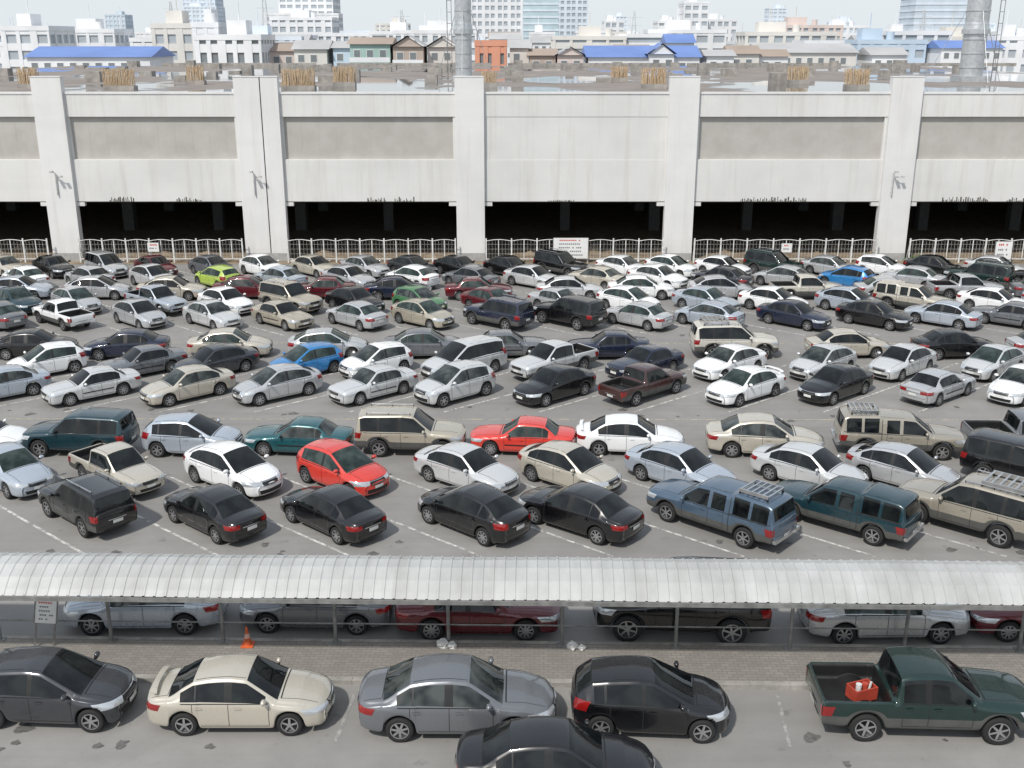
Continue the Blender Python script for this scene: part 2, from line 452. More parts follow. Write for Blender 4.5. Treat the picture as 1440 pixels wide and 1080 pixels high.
pk = dict(
 belt=[(-2.50,1.05),(-.95,1.06),(-.93,1.06),(1.2,1.04),(1.8,1.0),(2.25,.93),(2.40,.82)],
 top=[(-2.50,1.05),(-.95,1.06),(-.93,1.12),(-.88,1.16),(-.76,1.64),(-.55,1.70),(-.0,1.71),(.38,1.67),(1.08,1.12),(1.8,1.06),(2.25,.97),(2.40,.88)],
 hw=[(-2.50,.84),(-2.42,.86),(1.8,.86),(2.2,.83),(2.35,.77),(2.40,.70)],
 wt=[(-2.50,.68),(-.9,.66),(.38,.61),(1.08,.74)],
 wheels=(-1.50,1.50), side=[(-.74,-.18),(-.10,.90)], ws=(.38,1.08), rear=(-.88,-.76), bed=(-2.44,-.95,.66),
 doors=[-.72,-.14,.86], handles=[-.66,-.02], z=dict(head=(.72,.88), tail=(.68,.94), belt=1.05, ti=.72, rplate=.62),
 sill=.36, wz=.36, wr=.36, ar=.43, track=.74, clad=True, spokes=6)
T['p'] = make_car('pickup', pk)
cp = dict(pk, bed=None,
 top=[(-2.50,1.10),(-2.47,1.25),(-2.36,1.66),(-2.2,1.74),(-.98,1.78),(-.90,1.70),(-.55,1.71),(-.0,1.71),(.38,1.67),(1.08,1.12),(1.8,1.06),(2.25,.97),(2.40,.88)],
 wt=[(-2.50,.68),(-2.2,.66),(-.9,.66),(.38,.61),(1.08,.74)], paintpillar=True,
 side=[(-2.30,-1.70),(-1.62,-1.05),(-.74,-.18),(-.10,.90)], rear=(-2.47,-2.36))
def gap(A, patch):
    for sg in (1, -1):
        patch([(-.93, sg, .45), (-.905, sg, .45), (-.905, sg, 1.6), (-.93, sg, 1.6)], (0, -sg, 0), 1, 14, 9, .004)
        patch([(-2.42, sg, 1.06), (-.93, sg, 1.06), (-.93, sg, 1.085), (-2.42, sg, 1.085)], (0, -sg, 0), 10, 1, 9, .004)
    A.box(-2.66, -2.54, -.80, .80, .48, .60, 7)
T['c'] = make_car('canopy_pickup_rack', dict(cp, extras=[rack(-2.1,-1.1,1.86,.5), gap]))
T['n'] = make_car('canopy_pickup', dict(cp, extras=[gap]))
LABEL = dict(s='sedan_car', S='sedan_car', t='sedan_car', o='sedan_car', h='hatchback_car', v='minivan', u='suv', w='suv', U='suv', p='pickup_truck', c='pickup_truck', n='pickup_truck')

def put(t, col, x, y, hdg, sc=1.0, jit=True):
    me = T[t]
    o = bpy.data.objects.new(LABEL[t], me); scene.collection.objects.link(o)
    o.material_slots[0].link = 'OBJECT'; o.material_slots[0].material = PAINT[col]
    g_ = random.random()
    if g_ < .6 and col not in ('black', 'dgrey', 'navy') and t in 'sSotvh':
        o.material_slots[1].link = 'OBJECT'; o.material_slots[1].material = mglass2 if g_ < .3 else mglass3
    if jit:
        x += random.uniform(-.08, .08); y += random.uniform(-.12, .12); hdg += random.uniform(-2.5, 2.5)
    o.location = (x, y, 0); o.rotation_euler = (0, 0, R(hdg)); o.scale = (sc, sc, sc*random.uniform(.985, 1.015))
    return o

def row(y, hdg, items, slope=0, sc=.96):
    for it in items:
        x, t, c = it[:3]
        h = hdg + (it[3] if len(it) > 3 else 0)
        put(t, c, x, y+slope*x, h, sc if len(it) < 5 else it[4])

FL = 180
put('u', 'black', -14.4, 33.0, 139, .92, False)
row(32.55, 140, [(-9.9,'s','black'),(-5.95,'s','black'),(-1.4,'t','black',0,.99),(2.2,'s','black',0,1.0),(6.85,'c','bgrey',0,.98),(11.0,'n','dteal',0,.95),(15.2,'U','tan',0,1.03)])
row(36.1, -40, [(-18.3,'s','bsilver'),(-14.4,'p','beige',0,.86),(-10.2,'t','white',0,1.0),(-6.2,'h','red',0,1.0),(-1.7,'s','lsilver'),(2.1,'t','beige'),(6.15,'s','bsilver'),(10.8,'s','lsilver'),(14.4,'t','silver'),(18.7,'w','black')])
row(39.4, -5, [(-21,'s','white'),(-17.1,'w','dteal',FL),(-12.6,'h','bsilver',0,1.0),(-8.4,'o','teal',FL),(-3.9,'u','gold'),(.4,'o','red',FL,.94),(4.6,'S','white'),(9.9,'s','beige',0,1.03),(15.3,'c','tan'),(20.4,'p','grey')])
row(46.1, 220, [(-23.2,'s','bsilver'),(-19.2,'o','lsilver'),(-14.7,'s','beige'),(-10.75,'t','silver'),(-6.35,'o','lsilver'),(-2.6,'h','lsilver',0,1.03),(1.95,'s','black'),(6.0,'p','brown',FL,.9),(10.6,'S','white'),(14.7,'s','black'),(19.3,'o','silver',FL),(23.2,'s','white')])
row(49.6, 220, [(-22.7,'h','white'),(-18.05,'o','grey'),(-14.4,'s','dgrey'),(-10.1,'h','blue'),(-6.7,'h','white'),(-2.4,'v','lsilver',0,1.0),(1.9,'p','lsilver',0,.93),(6.4,'o','navy'),(10.6,'s','white'),(15,'t','lsilver'),(19,'s','lsilver'),(23.4,'t','lsilver'),(27.4,'s','silver')])
row(52.7, 3, [(-24.5,'s','black'),(-19.7,'s','navy',FL),(-14.5,'s','beige'),(-9.4,'t','silver'),(-4.5,'s','grey'),(-.2,'o','grey'),(4.9,'o','navy',FL),(11.4,'U','cream',0,1.0),(17.3,'s','beige'),(22.7,'s','black'),(27.6,'s','silver')])
row(59.0, 140, [(-29.2,'s','grey'),(-25.6,'p','white',0,.9),(-21.3,'t','silver',FL),(-17.1,'s','lsilver',FL),(-13.1,'o','gold',FL),(-8.9,'s','silver'),(-5.0,'t','gold',FL),(-.9,'u','navy',0,.95),(3.2,'w','black',0,.98),(7.2,'s','silver'),(11.2,'t','bsilver'),(16.1,'s','navy',FL),(20.6,'s','black',FL),(24.6,'s','bsilver'),(28.4,'o','grey')])
row(62.4, -40, [(-29.8,'s','dteal'),(-26,'t','silver'),(-21.2,'p','bsilver',0,.9),(-17.1,'s','white'),(-13.2,'u','gold'),(-9.4,'s','black'),(-5.5,'h','green'),(-1.1,'s','maroon'),(3.0,'o','silver'),(7.0,'t','white'),(11.7,'s','bsilver'),(15.8,'s','white'),(20.2,'t','bsilver'),(24.1,'n','beige',0,.9),(28.9,'s','white'),(33,'s','bsilver')])
row(65.7, 0, [(-31,'s','bsilver'),(-26,'t','silver'),(-21.3,'s','beige'),(-16.7,'s','maroon'),(-12,'o','maroon',FL),(-7.1,'s','navy'),(-2.0,'o','maroon'),(3.6,'s','lsilver'),(8.2,'s','white'),(13.2,'t','silver'),(18.6,'p','cream',0,.9),(23.7,'s','silver'),(28.6,'p','silver',0,.9),(33.5,'s','grey')])
row(69.0, 140, [(-32,'s','white'),(-27.8,'s','silver'),(-23.7,'t','lsilver',FL),(-19.5,'h','lime'),(-15.2,'s','bsilver'),(-10.7,'s','silver',FL),(-6.7,'t','white'),(-2.8,'s','grey'),(1.4,'s','lsilver',FL),(5.5,'s','beige'),(9.6,'s','white',FL),(13.8,'s','dgrey'),(17.8,'t','silver'),(22,'h','blue'),(26.4,'s','silver'),(30.6,'u','dgreen'),(34.8,'s','black')])
row(72.6, -42, [(-35,'s','beige'),(-31.6,'s','black'),(-28,'v','silver'),(-24.6,'s','maroon'),(-20.8,'s','grey'),(-17.2,'t','white'),(-13.7,'s','beige'),(-10.2,'s','silver'),(-6.8,'s','dgrey'),(-3.6,'s','black'),(-.2,'s','black'),(3.4,'u','black',0,.9),(7.6,'s','white'),(11,'t','white'),(14.6,'s','white'),(18.2,'u','dgreen'),(21.9,'s','silver'),(25.5,'h','white'),(29.2,'s','black'),(33.4,'s','lsilver')], sc=.92)
row(26.25, -1.2, [(-10.1,'s','bsilver',FL,1.0),(-5.5,'s','grey',FL,.97),(-.95,'o','maroon',0,1.03),(4.6,'w','black',FL,1.07),(10.1,'s','silver',0,1.03),(14.6,'o','maroon',FL,1.0)], slope=-.019)
row(21.88, -1.5, [(-11.0,'h','dgrey',0,1.0),(-6.35,'S','beige',0,.97),(-1.2,'s','grey',-1,1.05),(3.2,'h','black',-1,.98),(9.75,'p','dgreen',0,1.01)], slope=-.019)
put('s', 'black', .95, 19.48, -2, .97, False)

# ------------------------------------------------------------------ ground
def asphalt():
    m, nt, b = newmat('asphalt')
    n1 = noise(nt, .12, 4, .6); n2 = noise(nt, .9, 5, .65); n3 = noise(nt, 40, 2, .7)
    c = mixrgb(nt, ramp(nt, n1, .35, .65), (.215, .208, .197), (.29, .28, .265))
    c = mixrgb(nt, ramp(nt, n2, .35, .75, 0, .5), c, (.165, .158, .15))
    ns = noise(nt, 1.0, 4, .6, mapscale=(.05, 1.1, 1))
    c = mixrgb(nt, ramp(nt, ns, .5, .75, 0, .38), c, (.14, .135, .13))
    st = noise(nt, 1.7, 3, .5)
    c = mixrgb(nt, ramp(nt, st, .66, .74, 0, .45), c, (.08, .076, .07))
    c = mixrgb(nt, ramp(nt, n3, .3, .7, 0, .3), c, (.33, .32, .305))
    nt.links.new(c, b.inputs['Base Color']); b.inputs['Roughness'].default_value = .85
    bump(nt, b, n3, .25, .01)
    return m
masph = asphalt()
g = M(); g.add([(-3000,-300,0),(3000,-300,0),(3000,6000,0),(-3000,6000,0)], [(0,1,2,3)])
g.obj('ground', [masph])

def wornpaint(name, col, th=.42):
    m, nt, b = newmat(name)
    n = noise(nt, 3.5, 5, .75)
    c = mixrgb(nt, ramp(nt, n, th, th+.18), (.235, .23, .22), col)
    nt.links.new(c, b.inputs['Base Color']); b.inputs['Roughness'].default_value = .8
    return m
mwl = wornpaint('worn_white_paint', (.64, .63, .59)); myl = wornpaint('worn_yellow_paint', (.50, .42, .28)); mvl = wornpaint('faded_paint', (.40,.39,.37), .47)
mpatch = simple('tar_patch', (.10,.097,.092), .9, var=.3, nscale=5)
moil = simple('oil_stain', (.13,.125,.118), .6, var=.35, nscale=6)
ln = M()
def strip(x0, y0, x1, y1, w, mat=0, z=.004):
    d = Vector((x1-x0, y1-y0)).normalized(); n_ = Vector((-d.y, d.x))*w/2
    ln.add([(x0-n_.x, y0-n_.y, z), (x1-n_.x, y1-n_.y, z), (x1+n_.x, y1+n_.y, z), (x0+n_.x, y0+n_.y, z)], [(0,1,2,3)], mat)
tn = .766/.643
for k in range(-8, 9):
    xe = -9.2+4.13*k; strip(xe, 30.3, xe-7.6*tn, 37.9, .10)
for k in range(-8, 9):
    xc = -8.65+4.15*k; strip(xc-2.2*tn, 44.0, xc+5.2*tn, 51.4, .10)
for k in range(-9, 10):
    xc = 5.2+4.1*k; strip(xc+2.3*tn, 56.7, xc-5.3*tn, 64.3, .10)
for k in range(-10, 11):
    xc = 5.2+4.1*k; strip(xc, 67.0, xc-7*tn, 74.0, .10)
strip(-40, 43.2, 40, 42.9, .09, 1); strip(-45, 55.2, 45, 55.0, .09, 1)
strip(-3.9, 23.0, -4.1, 21.0, .09, 2); strip(6.6, 22.9, 6.4, 20.8, .08, 2)
ln.obj('road_marking', [mwl, myl, mvl])
# oil drips and small patches on the tarmac
sp_ = M()
def blot(x, y, r, mat, z):
    n_ = 14; ph = random.uniform(0, 9)
    sp_.add([(x+r*math.cos(a)*(1+.35*math.sin(2*a+ph)+.2*math.sin(5*a+ph)), y+r*math.sin(a)*(1+.3*math.cos(3*a+ph)), z) for a in [2*math.pi*i/n_ for i in range(n_)]], [tuple(range(n_))], mat)
for k in range(110):
    yy = random.choice([29.5, 30.2, 31, 42.5, 43.6, 44.4, 55.5, 56.4, 20.5, 21.2, 27.8]); blot(random.uniform(-24, 24), yy+random.uniform(-.5, .5), random.uniform(.05, .19), 1, .0085+k*.00003)
sp_.obj('oil_stain', [mpatch, moil])

mdirt, nt, b = newmat('dirt')
n = noise(nt, 1.3, 5, .7)
nt.links.new(mixrgb(nt, ramp(nt, n, .3, .7), (.14, .105, .07), (.34, .27, .19)), b.inputs['Base Color']); b.inputs['Roughness'].default_value = .95
d = M(); d.add([(-110,76.2,.012),(110,76.2,.012),(110,165,.012),(-110,165,.012)], [(0,1,2,3)]); d.obj('dirt_ground', [mdirt])
ru = M()
for k in range(60):
    x = random.uniform(-50, 50); y = random.uniform(79, 83); s = random.uniform(.3, 1.2); h = s*random.uniform(.25, .5)
    ring = [(x+s*math.cos(a)*random.uniform(.7,1.2), y+s*math.sin(a)*random.uniform(.7,1.2), 0) for a in [i*.785 for i in range(8)]]
    ru.add(ring+[(x+random.uniform(-.2,.2), y, h)], [(i, (i+1) % 8, 8) for i in range(8)], 0)
ru.obj('rubble_mound', [mdirt])
mleaf = simple('leaf_green', (.06,.13,.03), .7, var=.5, nscale=6)
for (x, y, s) in ((29.6, 76.9, .8), (29.1, 77.05, .5), (-31.0, 76.9, .35), (13.5, 76.9, .3)):
    lf = M()
    for k in range(160):
        a = random.uniform(0, 6.28); r = s*random.random()**.6; z = random.uniform(.05, s*.9)*(1.1-r/s*.6)
        c0 = Vector((r*math.cos(a), r*math.sin(a)*.5, z)); u = Vector((random.uniform(-1,1), random.uniform(-1,1), random.uniform(-.5,1))).normalized()*.09
        v = u.orthogonal().normalized()*.035
        lf.add([c0-u, c0+v, c0+u, c0-v], [(0,1,2,3)])
    lf.obj('weed_plant', [mleaf], (x, y, 0))

# ------------------------------------------------------------------ walkway
mpav, nt, b = newmat('pavers')
tc = nt.nodes.new('ShaderNodeTexCoord'); br = nt.nodes.new('ShaderNodeTexBrick')
br.inputs['Scale'].default_value = 1; br.inputs['Brick Width'].default_value = .24; br.inputs['Row Height'].default_value = .12
br.inputs['Mortar Size'].default_value = .008; br.inputs['Color1'].default_value = (.22,.205,.185,1); br.inputs['Color2'].default_value = (.27,.25,.225,1); br.inputs['Mortar'].default_value = (.14,.13,.115,1)
nt.links.new(tc.outputs['Object'], br.inputs['Vector'])
n = noise(nt, 1.1, 5, .7)
c = mixrgb(nt, ramp(nt, n, .35, .7, 0, .6), br.outputs[0], (.17, .158, .14))
nt.links.new(c, b.inputs['Base Color']); b.inputs['Roughness'].default_value = .9
mkerb = simple('kerb_concrete', (.31,.295,.27), .9, var=.3, nscale=2, bmp=.3)
w = M()
w.box(-40, 40, -1.62, .02, 0, .12, 0)
x = -40
while x < 40:
    w.box(x, x+.992, -1.80, -1.62, 0, .128, 1); w.box(x, x+.992, .02, .16, 0, .128, 1); x += 1.0
ROT = R(-1.1)
w.obj('pavement', [mpav, mkerb], (0, 25, 0), ROT)

mcan, nt, b = newmat('canopy_sheet')
n = noise(nt, 1.2, 4, .6, mapscale=(1, .3, 1))
c = mixrgb(nt, ramp(nt, n, .3, .75), (.66,.67,.655), (.48,.485,.47))
n4 = noise(nt, .5, 3, .6, mapscale=(4, .2, 1)); c = mixrgb(nt, ramp(nt, n4, .5, .7, 0, .3), c, (.36,.35,.32))
nt.links.new(c, b.inputs['Base Color']); b.inputs['Roughness'].default_value = .45
tl_ = nt.nodes.new('ShaderNodeBsdfTranslucent'); nt.links.new(c, tl_.inputs[0])
mx_ = nt.nodes.new('ShaderNodeMixShader'); mx_.inputs[0].default_value = .28
nt.links.new(b.outputs[0], mx_.inputs[1]); nt.links.new(tl_.outputs[0], mx_.inputs[2])
nt.links.new(mx_.outputs[0], nt.nodes['Material Output'].inputs[0])
mpost = simple('galvanised_post', (.23,.23,.22), .6, .3, var=.3)
can = M()
xs = []; x = -32.0
while x < 32:
    xs += [(x, 0), (x+.19, 0), (x+.21, .022), (x+.250, .022)]; x += .27
K = 16; arc = []
for i in range(K+1):
    t = i/K; y = -1.68 + 2.08*t; z = 2.36 + .50*math.sin(math.pi*t)**.8
    arc.append((y, z))
vs = []; fs = []
for (xx, h) in xs:
    sag = .02*nz.noise(Vector((xx*.35, 0, 0)))
    for i, (y, z) in enumerate(arc):
        vs.append((xx, y, z+h+sag+(.020 if i % 3 == 0 else 0)))
for a in range(len(xs)-1):
    for i in range(K):
        fs.append((a*(K+1)+i, (a+1)*(K+1)+i, (a+1)*(K+1)+i+1, a*(K+1)+i+1))
can.add(vs, fs, 0, False)
can.box(-32, 32, -1.72, -1.67, 2.25, 2.36, 1); can.box(-32, 32, .36, .41, 2.25, 2.36, 1)
for k in range(-11, 12):
    px = -10.75 + 3.02*k
    if abs(px) > 31: continue
    can.cyl((px, -.05, .12), (px, -.05, 2.6), .05, seg=8, mat=1)
    can.box(px-.12, px+.12, -.17, .07, .12, .14, 1)
    can.cyl((px, -1.68, 2.28), (px, .38, 2.28), .03, seg=6, mat=1)
    can.cyl((px, -.05, 1.75), (px, -.9, 2.28), .022, seg=6, mat=1)
    for i in range(0, K, 2):
        can.cyl((px, arc[i][0], arc[i][1]-.04), (px, arc[i+2][0], arc[i+2][1]-.04), .02, seg=5, mat=1)
can.cyl((-32, -.05, .72), (32, -.05, .72), .022, seg=6, mat=1)
can.obj('walkway_canopy', [mcan, mpost], (0, 25, 0), ROT)

# ------------------------------------------------------------------ large building
def wallmat(name, col, dirt=.5):
    m, nt, b = newmat(name)
    n1 = noise(nt, .25, 4, .6); n2 = noise(nt, 1.0, 5, .7, mapscale=(1.6, 1.6, .10)); n3 = noise(nt, .5, 4, .6, mapscale=(.15, .15, 1.6))
    c = mixrgb(nt, ramp(nt, n1, .35, .7), col, tuple(v*.90 for v in col))
    c = mixrgb(nt, ramp(nt, n2, .50, .80, 0, dirt), c, (col[0]*.62, col[1]*.58, col[2]*.52))
    c = mixrgb(nt, ramp(nt, n3, .52, .8, 0, .3), c, tuple(v*.80 for v in col))
    nt.links.new(c, b.inputs['Base Color']); b.inputs['Roughness'].default_value = .8
    return m
mwall = wallmat('white_wall', (.68,.675,.655), .5); mwall2 = wallmat('white_pillar', (.72,.715,.70), .4)
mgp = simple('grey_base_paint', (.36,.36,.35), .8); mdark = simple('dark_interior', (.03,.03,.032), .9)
mjoint = simple('joint', (.05,.05,.05), .9); mmould = simple('mould', (.09,.085,.07), .95, var=.5)
mlouv, nt, b = newmat('shutter_panel')
n = noise(nt, .8, 4, .6)
nt.links.new(mixrgb(nt, ramp(nt, n, .3, .7), (.40,.38,.35), (.47,.45,.42)), b.inputs['Base Color']); b.inputs['Roughness'].default_value = .7
mroof, nt, b = newmat('wet_roof_concrete')
n = noise(nt, .09, 4, .5, mapscale=(.6, .5, 1)); n2 = noise(nt, .25, 5, .7)
f = ramp(nt, n, .49, .51)
c = mixrgb(nt, ramp(nt, n2, .3, .7), (.19,.16,.145), (.30,.265,.235))
c = mixrgb(nt, f, c, (.13,.13,.13))
nt.links.new(c, b.inputs['Base Color']); nt.links.new(ramp(nt, n, .49, .51, .85, .03), b.inputs['Roughness'])
mconc = simple('raw_concrete', (.31,.29,.265), .9, var=.3, nscale=1.5)
mrebar = simple('rebar_rust', (.50,.38,.25), .8, var=.35, nscale=8)
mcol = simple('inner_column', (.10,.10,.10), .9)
BM = [mwall, mwall2, mgp, mdark, mjoint, mlouv, mroof, mconc, mmould, mcol]
B = M(); YW = 77.7
pil = [(-62.6,1.05),(-47.6,1.05),(-32.6,1.05),(-17.95,1.55),(-3.0,1.02),(12.1,1.05),(27.7,1.1),(42.8,1.05),(57.8,1.05)]
for (x, hwid) in pil:
    if hwid > 1.5:
        B.box(x-hwid, x-.04+.3, YW-.35, YW+.3, .6, 13.0, 1); B.box(x+.04+.3, x+hwid, YW-.35, YW+.3, .6, 13.0, 1)
        B.box(x+.25, x+.35, YW-.25, YW+.2, .1, 12.9, 4)
    else:
        B.box(x-hwid, x+hwid, YW-.35, YW+.3, .6, 13.0, 1)
    B.box(x-hwid-.003, x+hwid+.003, YW-.36, YW+.303, 0, .6, 2)
    B.box(x-hwid-.02, x+hwid+.02, YW-.38, YW+.33, 13.0, 13.06, 1)
blank = {4}
for i in range(len(pil)-1):
    a = pil[i][0]+pil[i][1]; b_ = pil[i+1][0]-pil[i+1][1]
    B.box(a, b_, YW-.06, YW+.3, 4.33, 7.28, 0)
    B.box(a, b_, YW-.06, YW+.3, 10.30, 11.85, 0)
    B.box(a, b_, YW-.12, YW+.36, 11.85, 11.99, 1)
    if i in blank: B.box(a, b_, YW-.03, YW+.3, 7.28, 10.30, 0)
    else:
        e = .18
        B.box(a, a+e, YW, YW+.3, 7.28, 10.30, 0); B.box(b_-e, b_, YW, YW+.3, 7.28, 10.30, 0)
        B.box(a+e, b_-e, YW+.22, YW+.30, 7.28, 10.30, 5)
        x = a+e+1.2
        while x < b_-e-.05:
            B.box(x, x+.025, YW+.213, YW+.22, 7.28, 10.30, 5); x += 1.22
        B.box(a+e, b_-e, YW-.02, YW+.2, 7.28, 7.33, 0)
    for (q0, q1) in ((a, a+.55), (b_-.55, b_)): B.box(q0, q1, YW-.05, YW+.3, 4.0, 4.27, 0)
    B.box(a+.02, b_-.02, YW-.02, YW+.8, 4.27, 4.33, 8)
    for rep in range(2 if i != 4 else 1):
        c0 = a+random.uniform(1, 8); nn = random.randint(10, 26)
        for q in range(nn):
            xx = c0+q*.13+random.uniform(0, .06)
            if xx > b_-.4: break
            B.box(xx, xx+random.uniform(.03,.10), YW-.068-q*.0001, YW-.06, 4.33, 4.33+random.uniform(.05, .34 if i != 4 else .12), 8)
B.box(-63, 58, YW+.3, 160, 11.5, 11.88, 6)
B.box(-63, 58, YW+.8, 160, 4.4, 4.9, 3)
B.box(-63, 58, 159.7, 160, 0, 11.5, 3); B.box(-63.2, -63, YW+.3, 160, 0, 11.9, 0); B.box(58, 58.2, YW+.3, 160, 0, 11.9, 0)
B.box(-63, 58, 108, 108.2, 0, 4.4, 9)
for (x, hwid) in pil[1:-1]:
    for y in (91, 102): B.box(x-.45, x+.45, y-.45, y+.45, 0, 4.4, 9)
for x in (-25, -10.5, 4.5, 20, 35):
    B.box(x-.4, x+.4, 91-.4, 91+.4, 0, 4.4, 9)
bld = B.obj('parking_building', BM)
st = M()
def stub(x, y, w=.9, h=.8):
    st.box(x-w/2, x+w/2, y-w/2, y+w/2, 11.88, 11.88+h, 0)
for y in (98, 115, 131, 144, 155):
    for i in range(-7, 8):
        x = i*7.6+random.uniform(-1.0, 1.0)
        if random.random() < .75: stub(x, y+random.uniform(-1.5, 1.5), random.uniform(.9, 1.5), random.uniform(.4, .95))
for k in range(10):
    x = random.uniform(-58, 55); y = random.uniform(125, 156); st.box(x, x+random.uniform(1, 4), y, y+1.2, 11.88, 11.88+random.uniform(.2, .5), 0)
for k in range(5):
    x = -50+k*25; st.box(x, x+22, 158.9, 159.2, 11.88, 12.3, 0)
st.obj('concrete_stub', [mconc], parent=bld)
def rebar(x, y, w, h):
    r = M(); n_ = int(w/.11)
    r.box(-w/2, w/2, -.45, .45, 0, .35, 1)
    for k in range(n_):
        for q in range(3):
            xx = -w/2+.06+k*.11+random.uniform(-.02, .02); yy = -.35+q*.35
            r.cyl((xx, yy, .3), (xx+random.uniform(-.08, .08), yy+random.uniform(-.05,.05), h+random.uniform(-.12, .1)), .035, seg=5, mat=0)
    r.obj('rebar_bundle', [mrebar, mconc], (x, y, 11.88), parent=bld)
for (x, y, w_, h) in ((-29.2,82.5,2.3,1.5),(-15.9,82.5,2.5,1.5),(-13.6,90,1.8,1.5),(-26.5,93,1.5,1.5),(11.0,86,1.9,1.5),(24.5,95,1.7,1.4),(26.3,84.5,1.8,1.5),(-37.5,86,1.5,1.5),(-1.8,88,1.3,1.2),(9.7,100,1.6,1.3),(46,95,1.8,1.5)):
    rebar(x, y, w_, h)
mduct = simple('galvanised_duct', (.52,.54,.55), .35, .5, var=.15)
def duct(x, y, r):
    q = M()
    q.cyl((0,0,0), (0,0,10), r, seg=20)
    for z in (1.2, 2.4, 3.6, 4.8, 6, 7.2, 8.4): q.cyl((0,0,z), (0,0,z+.08), r*1.06, seg=20)
    q.cyl((0,0,4.1), (0,0,4.5), r*1.2, seg=20); q.cyl((0,0,4.5), (0,0,5.6), r*1.12, r*.9, seg=20); q.box(-r*1.3, r*1.3, -r*1.3, r*1.3, 0, .5)
    for a in (.5, 2.6, 4.7): q.cyl((r*math.cos(a), r*math.sin(a), 6), (r*4*math.cos(a), r*4*math.sin(a), 0), .03, seg=5)
    q.obj('exhaust_duct', [mduct], (x, y, 11.88), parent=bld)
duct(-4.35, 100, .75); duct(41.3, 100, 1.0)
for (mx0, my0, mh) in ((-6.0, 104, 11), (44.5, 103, 9)):
    mp_ = M(); mp_.cyl((0,0,0),(0,0,mh),.04,seg=6); mp_.cyl((.4,0,0),(.4,0,mh-.5),.03,seg=6)
    for z in range(1, mh): mp_.box(0,.4,-.02,.02,z,z+.05)
    mp_.obj('antenna_mast', [mpost], (mx0, my0, 11.88), parent=bld)
mlg = simple('lamp_grey',(.5,.5,.49),.5)
for x in (-32.7, -18.5, 27.3):
    q = M(); q.cyl((0,0,0),(0,0,1.6),.05,seg=6); q.cyl((0,0,1.6),(.0,-.5,1.75),.03,seg=6); q.box(-.1,.1,-.75,-.4,1.70,1.82,0)
    q.cyl((0,0,1.3),(.55,-.35,1.4),.03,seg=6); q.box(.45,.65,-.5,-.28,1.34,1.46,0); q.box(-.05,.05,0,.1,.2,.3)
    q.obj('wall_lamp', [mlg], (x, YW-.46, 4.8))
mf = simple('fence_white', (.66,.66,.64), .6, var=.2)
F_ = M()
for i in range(1, len(pil)-2):
    a = pil[i][0]+pil[i][1]+.05; b_ = pil[i+1][0]-pil[i+1][1]-.05
    n_ = 7; w_ = (b_-a)/n_; y = YW-.9
    for k in range(n_):
        x0 = a+k*w_; x1 = x0+w_
        F_.box(x0, x0+.10, y-.04, y+.04, 0, 1.78, 0)
        for q in range(6):
            u0, u1 = q/6, (q+1)/6
            z0 = 1.60+.10*math.sin(math.pi*u0); z1 = 1.60+.10*math.sin(math.pi*u1)
            F_.cyl((x0+.1+(w_-.1)*u0, y, z0), (x0+.1+(w_-.1)*u1, y, z1), .03, seg=5, cap=False)
        F_.box(x0+.10, x1, y-.03, y+.03, .25, .31, 0)
        F_.box(x0+w_*.5, x0+w_*.5+.06, y-.02, y+.02, .31, 1.66, 0)
        q = x0+.25
        while q < x1-.05:
            F_.box(q, q+.008, y-.006, y+.006, .31, 1.6, 0); q += .24
        for z in (.65,1.0,1.35): F_.box(x0+.09, x1, y-.018, y-.008, z, z+.008, 0)
        F_.cyl((x0+.05, y, 1.6), (x0+.05, y+.5, 0), .025, seg=5)
    F_.box(b_-.09, b_, y-.04, y+.04, 0, 1.78, 0)
F_.obj('metal_fence', [mf])
msign = simple('sign_white', (.75,.75,.73), .5, var=.05); mtxt = simple('sign_text', (.18,.18,.20), .6); mred = simple('sign_red', (.55,.06,.05), .6)
def sign(x, y, w_, z0, z1, rows, ty=0, posts=False, rz=0):
    s = M(); s.box(-w_/2, w_/2, -.02, .02, z0, z1, 0); h = (z1-z0)
    cw_ = min(.14, w_/9)
    for k in range(rows):
        z = z1-h*(k+.8)/(rows+.6); l = w_*random.uniform(.30, .43)
        n_ = int(2*l/cw_)
        for q in range(n_):
            if random.random() < .85: s.box(-l+q*cw_, -l+q*cw_+cw_*.7, -.026, -.02, z, z+h*.30/rows, 1 if k else 2)
    for sx in (-w_/2-.03, w_/2): s.box(sx, sx+.03, -.03, .03, z0, z1, 3)
    if posts:
        for sx in (-w_/2, w_/2-.05): s.box(sx, sx+.05, .022, .06, 0, z1, 3)
    return s.obj('sign_board', [msign, mtxt, mred, mpost], (x, y, 0), rz)
sign(4.25, YW-1.1, 2.5, .35, 1.85, 5); sign(-26, YW-1.1, .8, .85, 1.5, 2); sign(19.9, YW-1.1, .75, .8, 1.45, 2); sign(35.6, YW-1.2, 1.2, .3, 1.6, 3)
sg_ = sign(-12.45, 24.85, .52, .72, 1.40, 5, posts=True, rz=R(12)); sg_.rotation_euler = (0, R(10), R(10)); sg_.location.z = .13

